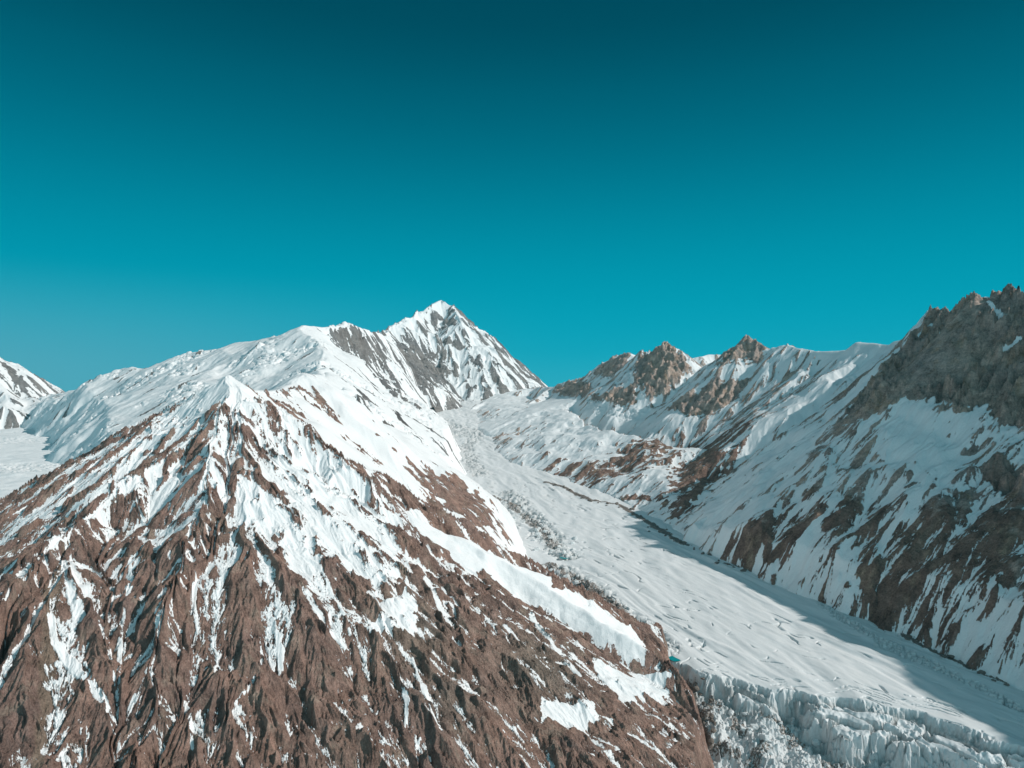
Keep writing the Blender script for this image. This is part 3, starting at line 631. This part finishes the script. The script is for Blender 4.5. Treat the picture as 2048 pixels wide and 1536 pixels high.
# ================================================================== 8. glacier
def glacier_material():
    m = bpy.data.materials.new('glacier_snow_and_ice'); m.use_nodes = True
    nt = m.node_tree; nt.nodes.clear(); N = nt.nodes.new; L = nt.links.new
    out = N('ShaderNodeOutputMaterial'); geo = N('ShaderNodeNewGeometry')
    def attr(n):
        a = N('ShaderNodeAttribute'); a.attribute_name = n; return a.outputs['Fac']
    def noise(sc, det=5, rough=0.6, stretch=None, rot=0):
        n = N('ShaderNodeTexNoise'); n.inputs['Scale'].default_value = sc; n.inputs['Detail'].default_value = det; n.inputs['Roughness'].default_value = rough
        mp = N('ShaderNodeMapping'); mp.inputs['Scale'].default_value = stretch or (1, 1, 1); mp.inputs['Rotation'].default_value = (0, 0, rot)
        L(geo.outputs['Position'], mp.inputs[0]); L(mp.outputs[0], n.inputs['Vector'])
        return n.outputs['Fac']
    def rng(v, a, b, c=0.0, d=1.0):
        x = N('ShaderNodeMapRange'); L(v, x.inputs[0])
        for i, q in enumerate((a, b, c, d)): x.inputs[i+1].default_value = q
        return x.outputs[0]
    def mix(f, a, b):
        x = N('ShaderNodeMix'); x.data_type = 'RGBA'; L(f, x.inputs[0])
        for s, c in ((6, a), (7, b)):
            if isinstance(c, tuple): x.inputs[s].default_value = (*c, 1)
            else: L(c, x.inputs[s])
        return x.outputs[2]
    def math_(op, a, b):
        x = N('ShaderNodeMath'); x.operation = op
        for s, c in ((0, a), (1, b)):
            if isinstance(c, (int, float)): x.inputs[s].default_value = c
            else: L(c, x.inputs[s])
        return x.outputs[0]
    flow = noise(0.02, 6, 0.65, (1, 0.16, 1), math.radians(-28))
    snow = mix(rng(flow, 0.3, 0.75), (0.79, 0.805, 0.815), (0.725, 0.74, 0.745))
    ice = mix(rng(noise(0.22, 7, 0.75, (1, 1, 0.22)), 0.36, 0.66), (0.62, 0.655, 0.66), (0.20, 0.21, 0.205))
    c = mix(attr('ice'), snow, ice)
    rock = mix(rng(noise(0.3, 5, 0.7), 0.3, 0.7), (0.12, 0.10, 0.09), (0.26, 0.22, 0.19))
    dm = math_('ADD', attr('debris'), rng(noise(0.25, 5, 0.7), 0.3, 0.7, -0.35, 0.35))
    c = mix(rng(dm, 0.42, 0.58), c, rock)
    bs = N('ShaderNodeBsdfPrincipled'); L(c, bs.inputs['Base Color']); bs.inputs['Roughness'].default_value = 0.6; bs.inputs['Specular IOR Level'].default_value = 0.25
    b = N('ShaderNodeBump'); b.inputs['Distance'].default_value = 1.0; b.inputs['Strength'].default_value = 0.8
    L(math_('ADD', math_('MULTIPLY', noise(0.25, 7, 0.65), rng(attr('ice'), 0, 1, 0.5, 2.6)), math_('MULTIPLY', flow, 1.2)), b.inputs['Height']); L(b.outputs[0], bs.inputs['Normal'])
    L(bs.outputs[0], out.inputs[0])
    return m
MAT_GLAC = glacier_material()

def on_level(u, v, z):
    Y = -z*FOC/(v-768); return np.array([(u-1024)/FOC*Y, Y])
CL = np.array([(1100, 700), (760, 1300), (560, 1800), (330, 2400), (120, 3000), (-30, 3600), (-330, 4500), (-650, 5500), (-880, 6500), (-960, 7200), (-1000, 9000)], float)
ZT = -603.0
EDGE1 = [on_level(*p, ZT) for p in [(1300, 1325), (1380, 1345), (1420, 1368), (1470, 1362), (1560, 1380), (1650, 1395), (1750, 1408), (1850, 1425), (1930, 1455), (2048, 1490), (2300, 1560)]]
EDGE2 = [on_level(*p, ZT-34) for p in [(1395, 1380), (1450, 1400), (1530, 1418), (1600, 1425), (1680, 1470), (1740, 1478), (1830, 1498), (1930, 1530), (2100, 1590), (2400, 1690)]]
def gspots(x, y, lst, z=None):
    r = np.zeros(x.shape, f32)
    for u, v, ru, rv, val in lst:
        zz = np.interp(1, [0, 1], [0, 0])
        # where the sight line meets the glacier surface
        Ys = np.linspace(1000, 8000, 3000); k = np.argmax((768-v)/FOC*Ys < z_glacier(Ys)); Yc = Ys[k]; Xc = (u-1024)/FOC*Yc
        RX = ru/FOC*Yc; RY = rv/FOC*Yc*Yc/abs(z_glacier(Yc))
        r = np.maximum(r, val*np.exp(-((x-Xc)/RX)**2-((y-Yc)/RY)**2))
    return r
def gline(x, y, pts, wid, wob=0.4, seed=81):
    P = []
    Ys = np.linspace(1000, 8000, 3000)
    for u, v in pts:
        k = np.argmax((768-v)/FOC*Ys < z_glacier(Ys)); P.append(((u-1024)/FOC*Ys[k], Ys[k]))
    sd, al, d = polydist(x, y, P)
    W = wid*(1+wob*fbm(x/(wid*2.5), y/(wid*2.5), seed, 3))
    return 1-sstep(0.5, 1.2, d/np.maximum(W, wid*0.15))

def glacier_height(x, y):
    n, s, _ = polydist(x, y, CL)
    z = z_glacier(y).astype(f32)
    z = z+np.where(n < -150, 0, 0)
    wob = fbm(s/900, n/300, 101, 3)
    # long swells that follow the flow
    z = z+5.0*fbm(s/300+wob, n/75+wob, 102, 3)+0.9*fbm(s/90, n/26, 105, 3)
    ice = np.zeros(x.shape, f32)
    # short crevasses between the swells
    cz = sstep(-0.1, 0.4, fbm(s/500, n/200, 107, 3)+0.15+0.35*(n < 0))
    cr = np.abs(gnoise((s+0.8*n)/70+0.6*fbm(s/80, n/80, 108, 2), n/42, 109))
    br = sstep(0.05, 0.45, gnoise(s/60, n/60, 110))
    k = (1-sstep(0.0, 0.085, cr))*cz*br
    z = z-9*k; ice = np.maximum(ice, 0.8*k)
    # broken ice along the left side
    m = np.maximum.reduce([gline(x, y, [(1010, 985), (1060, 1030), (1100, 1080), (1130, 1110)], 55), gline(x, y, [(1120, 1140), (1190, 1190), (1240, 1230), (1300, 1290)], 55),
                           0.9*gline(x, y, [(960, 860), (930, 900), (960, 950)], 60), 0.8*gline(x, y, [(880, 840), (930, 870)], 130), 0.7*gline(x, y, [(1000, 1000), (1020, 1060), (1000, 1080)], 40)])
    f1, ed, ra_, rb_, ox, oy = voronoi(x/21+0.25*fbm(x/18, y/18, 111, 2), y/17, 112)
    f1b, edb, rab, rbb, _, _ = voronoi(x/9, y/8, 113)
    bl = (ra_-0.45)*17+(rab-0.5)*5+ox*8*(rb_-0.5)-9*(1-sstep(0.03, 0.22, ed))
    z = z+m*bl; ice = np.maximum(ice, m*(0.25+0.6*(1-sstep(0.02, 0.3, ed))))
    far = sstep(4200, 5200, y)
    z = z+far*((ra_-0.5)*7)
    # right hand margin: crevassed edge line and debris
    m2 = np.maximum(gline(x, y, [(1640, 1210), (1700, 1245), (1760, 1280), (1830, 1310), (1900, 1345)], 15), gline(x, y, [(1760, 1290), (1850, 1330), (1960, 1375), (2048, 1420)], 14))
    z = z+m2*((rab-0.5)*7-5*(1-sstep(0.02, 0.25, edb))); ice = np.maximum(ice, 0.6*m2*(1-sstep(0.02, 0.3, edb)))
    deb = np.maximum.reduce([gline(x, y, [(1812, 1272), (1850, 1291), (1900, 1315), (1950, 1338), (2015, 1366)], 13, 0.5), 0.75*gline(x, y, [(1090, 965), (1130, 975), (1180, 1000), (1240, 1010), (1270, 1030), (1320, 1060), (1370, 1090)], 17, 0.7),
                             0.7*gline(x, y, [(1450, 1128), (1500, 1140), (1560, 1162)], 10, 0.8), 0.6*gline(x, y, [(1340, 1345), (1380, 1362), (1410, 1385)], 12), 0.62*gline(x, y, [(960, 980), (1000, 1000), (1040, 1015)], 12, 0.9),
                             0.6*gline(x, y, [(1100, 1130), (1170, 1170), (1230, 1215), (1270, 1270)], 22, 0.9), 0.55*gline(x, y, [(1020, 1010), (1080, 1060), (1110, 1095)], 26, 0.9)])
    z = z+deb*(1.5+6*np.maximum(rab-0.35, 0))
    # the hollow between the glacier's side and the right hand slopes
    # the ice falls away at the near end: an upper cliff, sloping slabs, a lower cliff, a heap of broken ice
    e1, a1, _ = polydist(x+9*fbm(x/70, y/70, 121, 4), y+20*fbm(x/80, y/80, 125, 5), EDGE1)
    e2, a2, _ = polydist(x+12*fbm(x/65, y/65, 131, 4), y+26*fbm(x/70, y/70, 135, 5), EDGE2)
    flute = ridged(a1/11+0.6*fbm(a1/50, e1/50, 140, 2), e1/22, 141, 4)
    cw = 9+9*sstep(-0.3, 0.4, gnoise(a1/60, e1/200, 145))
    cl1 = sstep(0, 1, (e1+2.2*flute-3)/cw)
    # slabs: long blocks parallel to the edge, one below the other
    fs = voronoi(a1/95+0.3*fbm(x/60, y/60, 142, 2), e1/19+0.25*fbm(x/35, y/35, 144, 3), 143)
    slab = (fs[2]-0.5)*20+fs[5]*-7-20*(1-sstep(0.02, 0.16, fs[1]))
    z1 = z-15*cl1-np.clip(e1, 0, 200)*0.10+cl1*slab*sstep(4, 30, e1)+cl1*((voronoi(x/9, y/7, 156)[2]-0.5)*5+2.5*fbm(x/7, y/7, 157, 3))*sstep(0.0, 0.5, fbm(x/60, y/60, 158, 2)+0.25)
    flute2 = ridged(a2/22+0.7*fbm(a2/50, e2/50, 150, 2), e2/22, 151, 4)
    cl2 = sstep(0, 1, (e2+4.5*flute2-5)/(18+16*sstep(-0.3, 0.4, gnoise(a2/50, e2/200, 155))))
    f3 = voronoi(x/12, y/10, 152); f4 = voronoi(x/5.0, y/4.6, 153)
    heap = -34-2-36*sstep(470, 590, x)-np.clip(e2, 0, 300)*0.2+fbm(x/60, y/60, 154, 3)*14+(f3[2]-0.4)*10+(f4[2]-0.5)*5-3*f4[0]+f3[4]*5
    z2 = z1*(1-cl2)+(z_glacier(y)+heap)*cl2
    on = sstep(-25, 10, e1)
    z = z*(1-on)+z2*on
    # open cracks just above the cliff
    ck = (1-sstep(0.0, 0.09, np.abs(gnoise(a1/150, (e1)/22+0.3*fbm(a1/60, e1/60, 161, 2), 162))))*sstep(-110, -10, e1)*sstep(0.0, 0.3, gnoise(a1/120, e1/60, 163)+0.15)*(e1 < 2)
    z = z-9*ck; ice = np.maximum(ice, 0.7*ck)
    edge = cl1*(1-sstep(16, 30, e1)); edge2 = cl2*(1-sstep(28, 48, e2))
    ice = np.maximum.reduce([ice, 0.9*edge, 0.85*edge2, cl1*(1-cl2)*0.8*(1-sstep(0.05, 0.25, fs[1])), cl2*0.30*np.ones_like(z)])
    dk = cl2*sstep(0.15, 0.6, fbm(x/45, y/45, 171, 4)+0.25*(1-sstep(0, 260, x-330))*1.0)*0.55
    deb = np.maximum(deb, dk)
    deb = np.maximum(deb, 0.9*(1-sstep(8, 34, np.abs(x-(352+0.0*y)-10*fbm(x/30, y/30, 175, 2))))*sstep(-6, 14, e1)*sstep(1215, 1290, y))
    return z.astype(f32), np.clip(ice, 0, 1).astype(f32), np.clip(deb, 0, 1).astype(f32)

# glacier, in one sheet: very fine rows where the ice cliffs stand
X, Y = patch(cols((640, 1290, 340), (1290, 2100, int(700*QF)), (2100, 2600, 60)), rows((880, 1060, 40), (1060, 1480, int(560*QF)), (1480, 2900, 520), (2900, 7600, 420)))
Z, I, D = par(glacier_height, X, Y)
grid_mesh('glacier', X, Y, Z, np.ones(X.shape, bool), {'ice': I, 'debris': D}, MAT_GLAC, 'long white glacier winding down the valley, ending in ice cliffs and broken ice', 'glacier')

# ------------------------------------------------------------------ meltwater, boulders and blocks of ice on the glacier
def simple_mat(name, ca, cb, sc, rough=0.8, bump=0.6):
    m = bpy.data.materials.new(name); m.use_nodes = True; nt = m.node_tree; b = nt.nodes['Principled BSDF']
    n = nt.nodes.new('ShaderNodeTexNoise'); n.inputs['Scale'].default_value = sc; n.inputs['Detail'].default_value = 6
    g = nt.nodes.new('ShaderNodeNewGeometry'); nt.links.new(g.outputs['Position'], n.inputs['Vector'])
    x = nt.nodes.new('ShaderNodeMix'); x.data_type = 'RGBA'; x.inputs[6].default_value = (*ca, 1); x.inputs[7].default_value = (*cb, 1)
    nt.links.new(n.outputs['Fac'], x.inputs[0]); nt.links.new(x.outputs[2], b.inputs['Base Color']); b.inputs['Roughness'].default_value = rough
    u = nt.nodes.new('ShaderNodeBump'); u.inputs['Strength'].default_value = bump; nt.links.new(n.outputs['Fac'], u.inputs['Height']); nt.links.new(u.outputs[0], b.inputs['Normal'])
    return m
M_BOULDER = simple_mat('boulder_rock', (0.10, 0.085, 0.075), (0.24, 0.20, 0.17), 0.8)
M_BLOCK = simple_mat('block_ice', (0.55, 0.60, 0.61), (0.82, 0.835, 0.84), 0.35, 0.6)
M_POOL = simple_mat('meltwater', (0.0, 0.22, 0.24), (0.02, 0.33, 0.34), 0.1, 0.1, 0.05)
def surf(u, v):
    """place on the finished glacier surface that the sight line through (u, v) meets"""
    Ys = np.linspace(1080, 4500, 3500).astype(f32); Xs = ((u-1024)/FOC*Ys).astype(f32)
    H = glacier_height(Xs, Ys)[0]; k = int(np.argmax((768-v)/FOC*Ys < H)); return float(Xs[k]), float(Ys[k]), float(H[k])
import bmesh
def lump_mesh(name, seed, boxy, mat):
    bm = bmesh.new(); rs = np.random.RandomState(seed)
    if boxy:
        bmesh.ops.create_cube(bm, size=1.7); bmesh.ops.bevel(bm, geom=bm.edges[:], offset=0.16, segments=1, affect='EDGES')
        bmesh.ops.subdivide_edges(bm, edges=bm.edges[:], cuts=2, use_grid_fill=True)
    else: bmesh.ops.create_icosphere(bm, subdivisions=3, radius=1)
    pl = rs.normal(size=(9, 3)); pl /= np.linalg.norm(pl, axis=1)[:, None]; dd = rs.uniform(0.55, 0.9, 9)
    for v in bm.verts:
        p = np.array(v.co)
        for n, d in zip(pl, dd):
            k = p@n-d*(1.35 if boxy else 1)
            if k > 0: p = p-n*k*0.95
        f = 1+0.10*math.sin(p[0]*5+seed)*math.sin(p[1]*6+seed*2)*math.cos(p[2]*5)
        v.co = p*f
    me = bpy.data.meshes.new(name); bm.to_mesh(me); bm.free(); me.materials.append(mat); return me
BM = [lump_mesh('boulder', k, False, M_BOULDER) for k in range(5)]; IM = [lump_mesh('ice_block', 20+k, True, M_BLOCK) for k in range(5)]
rs = np.random.RandomState(4)
def put(name, me, p, size, label, cat, group):
    o = bpy.data.objects.new(name, me); scene.collection.objects.link(o)
    o.scale = (size*rs.uniform(0.7, 1.4), size*rs.uniform(0.7, 1.3), size*rs.uniform(0.5, 0.9)); o.rotation_euler = (rs.uniform(-.25, .25), rs.uniform(-.25, .25), rs.uniform(0, 6.28))
    o.location = (p[0], p[1], p[2]+size*0.15); o['label'] = label; o['category'] = cat; o['group'] = group
ORD = ('first second third fourth fifth sixth seventh eighth ninth tenth eleventh twelfth thirteenth fourteenth fifteenth sixteenth seventeenth eighteenth nineteenth twentieth '
       'twenty-first twenty-second twenty-third twenty-fourth twenty-fifth twenty-sixth').split()
def along(pts, n, spread, szr, name, meshes, label, cat, group):
    """n separate pieces strewn along a line of picture points; each label counts from the line's far end"""
    P = np.array(pts, float); q = []
    for k in range(n):
        t = (len(P)-1)*(k+rs.uniform(0.1, 0.9))/n; i = min(int(t), len(P)-2)
        q.append(P[i]+(P[i+1]-P[i])*(t-i)+rs.normal(size=2)*np.array([spread*1.2, spread*0.6]))
    q.sort(key=lambda a: a[0] if P[-1][0] > P[0][0] else -a[0])
    for k, p in enumerate(q):
        put(name, meshes[rs.randint(5)], surf(*p), szr[0]+(szr[1]-szr[0])*rs.rand()**1.6, label % ORD[k], cat, group)
along([(1812, 1272), (1850, 1291), (1900, 1315), (1950, 1338), (2015, 1366)], 26, 5, (3, 7), 'boulder', BM, 'dark boulder in the shaded rubble strip by the right slope, %s from its upper end', 'boulder', 'boulders of the shaded rubble strip')
along([(1290, 1050), (1340, 1078), (1390, 1098), (1450, 1130), (1560, 1165)], 22, 6, (4, 9), 'boulder', BM, 'grey boulder on shaded ice below the rock slopes, %s from the far end', 'boulder', 'boulders below the right hand slopes')
along([(1095, 965), (1130, 975), (1180, 1000), (1240, 1012), (1290, 1040)], 20, 5, (5, 11), 'boulder', BM, 'small boulder in the rubble band across the far glacier, %s from its left end', 'boulder', 'boulders of the far rubble band')
along([(1385, 1365), (1415, 1400), (1430, 1450), (1440, 1500)], 18, 9, (2.5, 6), 'boulder', BM, 'dark boulder in the gorge beside the brown mountain, %s from the left', 'boulder', 'boulders in the gorge')
along([(1460, 1430), (1500, 1500), (1540, 1450), (1580, 1520), (1620, 1490)], 26, 16, (3, 7), 'ice_block', IM, 'pale ice block in the heap below the ice cliff, %s from the left', 'ice block', 'fallen ice blocks below the cliff')
along([(1140, 1160), (1190, 1195), (1230, 1235), (1270, 1275)], 22, 10, (3.5, 8), 'ice_block', IM, 'grey white ice block along the glacier edge behind the brown mountain, %s from the left', 'ice block', 'ice blocks along the near edge')
along([(1060, 1035), (1095, 1070), (1125, 1105), (1165, 1080)], 24, 14, (5, 11), 'ice_block', IM, 'ice block in the broken middle of the glacier, %s from the left', 'ice block', 'ice blocks in the middle of the glacier')
for u, v, w in ((1130, 1117, 9), (1015, 1088, 14), (1350, 1318, 12)):
    p = surf(u, v); W = w/FOC*p[1]; bm = bmesh.new()
    vs = [bm.verts.new((W*math.cos(a)*(1+.25*math.sin(3*a+u)), W*1.4*math.sin(a)*(1+.2*math.cos(2*a+u)), 0)) for a in np.linspace(0, 2*math.pi, 28, endpoint=False)]
    bm.faces.new(vs)
    me = bpy.data.meshes.new('water'); bm.to_mesh(me); bm.free(); me.materials.append(M_POOL)
    o = bpy.data.objects.new('water', me); scene.collection.objects.link(o); o.location = (p[0], p[1], p[2]+1.2); o['kind'] = 'structure'; o['label'] = 'small turquoise meltwater pool on the glacier'

# ================================================================== 9. snowfield on the left
def basin_height(x, y):
    z = z_basin(y).astype(f32)
    z = z+9*fbm(x/500, y/350, 181, 4)+3*fbm(x/90, y/60, 183, 3)
    m = sstep(0.1, 0.5, fbm(x/600, y/500, 185, 3)+0.05)
    f1, ed, ra_, rb_, ox, oy = voronoi(x/40, y/26, 186)
    z = z+m*((ra_-0.5)*6-6*(1-sstep(0.02, 0.2, ed)))
    return z.astype(f32), (m*0.4*(1-sstep(0.02, 0.2, ed))).astype(f32), np.zeros(x.shape, f32)
X, Y = patch(cols((-500, 520, 420)), rows((1500, 9500, 620)))
Z, I, D = par(basin_height, X, Y)
grid_mesh('snowfield', X, Y, Z, (X < -0.1*Y-420), {'snow': np.full_like(Z, 1.2), 'alt': D, 'tan': D}, MAT_FAR, 'wide smooth snowfield left of the snow dome', 'snowfield')

gx_, gy_ = np.meshgrid(np.linspace(-10500, 10500, 140), np.linspace(-7500, 13500, 140))
gz_ = (-1050+180*fbm(gx_/2500, gy_/2500, 501, 5)).astype(f32)
grid_mesh('ground', gx_, gy_, gz_, np.ones(gx_.shape, bool), {'snow': 0.3+fbm(gx_/900, gy_/900, 505, 4), 'alt': gz_*0, 'tan': gz_*0}, MAT_FAR, 'snowy valley floor far below', 'ground')

# ================================================================== 10. the air
HAZE = 0.9e-5
if HAZE:
    bm = bmesh.new(); bmesh.ops.create_cube(bm, size=1.0)
    for v in bm.verts: v.co = (v.co.x*22000, v.co.y*24000+4000, v.co.z*3600-100)
    me = bpy.data.meshes.new('haze'); bm.to_mesh(me); bm.free()
    hz = bpy.data.objects.new('haze', me); scene.collection.objects.link(hz); hz['kind'] = 'stuff'; hz['label'] = 'thin blue mountain air filling the valley'
    m = bpy.data.materials.new('air'); m.use_nodes = True; nt = m.node_tree; nt.nodes.clear()
    o = nt.nodes.new('ShaderNodeOutputMaterial'); p = nt.nodes.new('ShaderNodeVolumePrincipled')
    p.inputs['Color'].default_value = (0.02, 0.66, 0.86, 1); p.inputs['Density'].default_value = HAZE; p.inputs['Anisotropy'].default_value = 0.0
    nt.links.new(p.outputs[0], o.inputs['Volume']); me.materials.append(m)
print('script %.1fs' % (time.time()-T0))
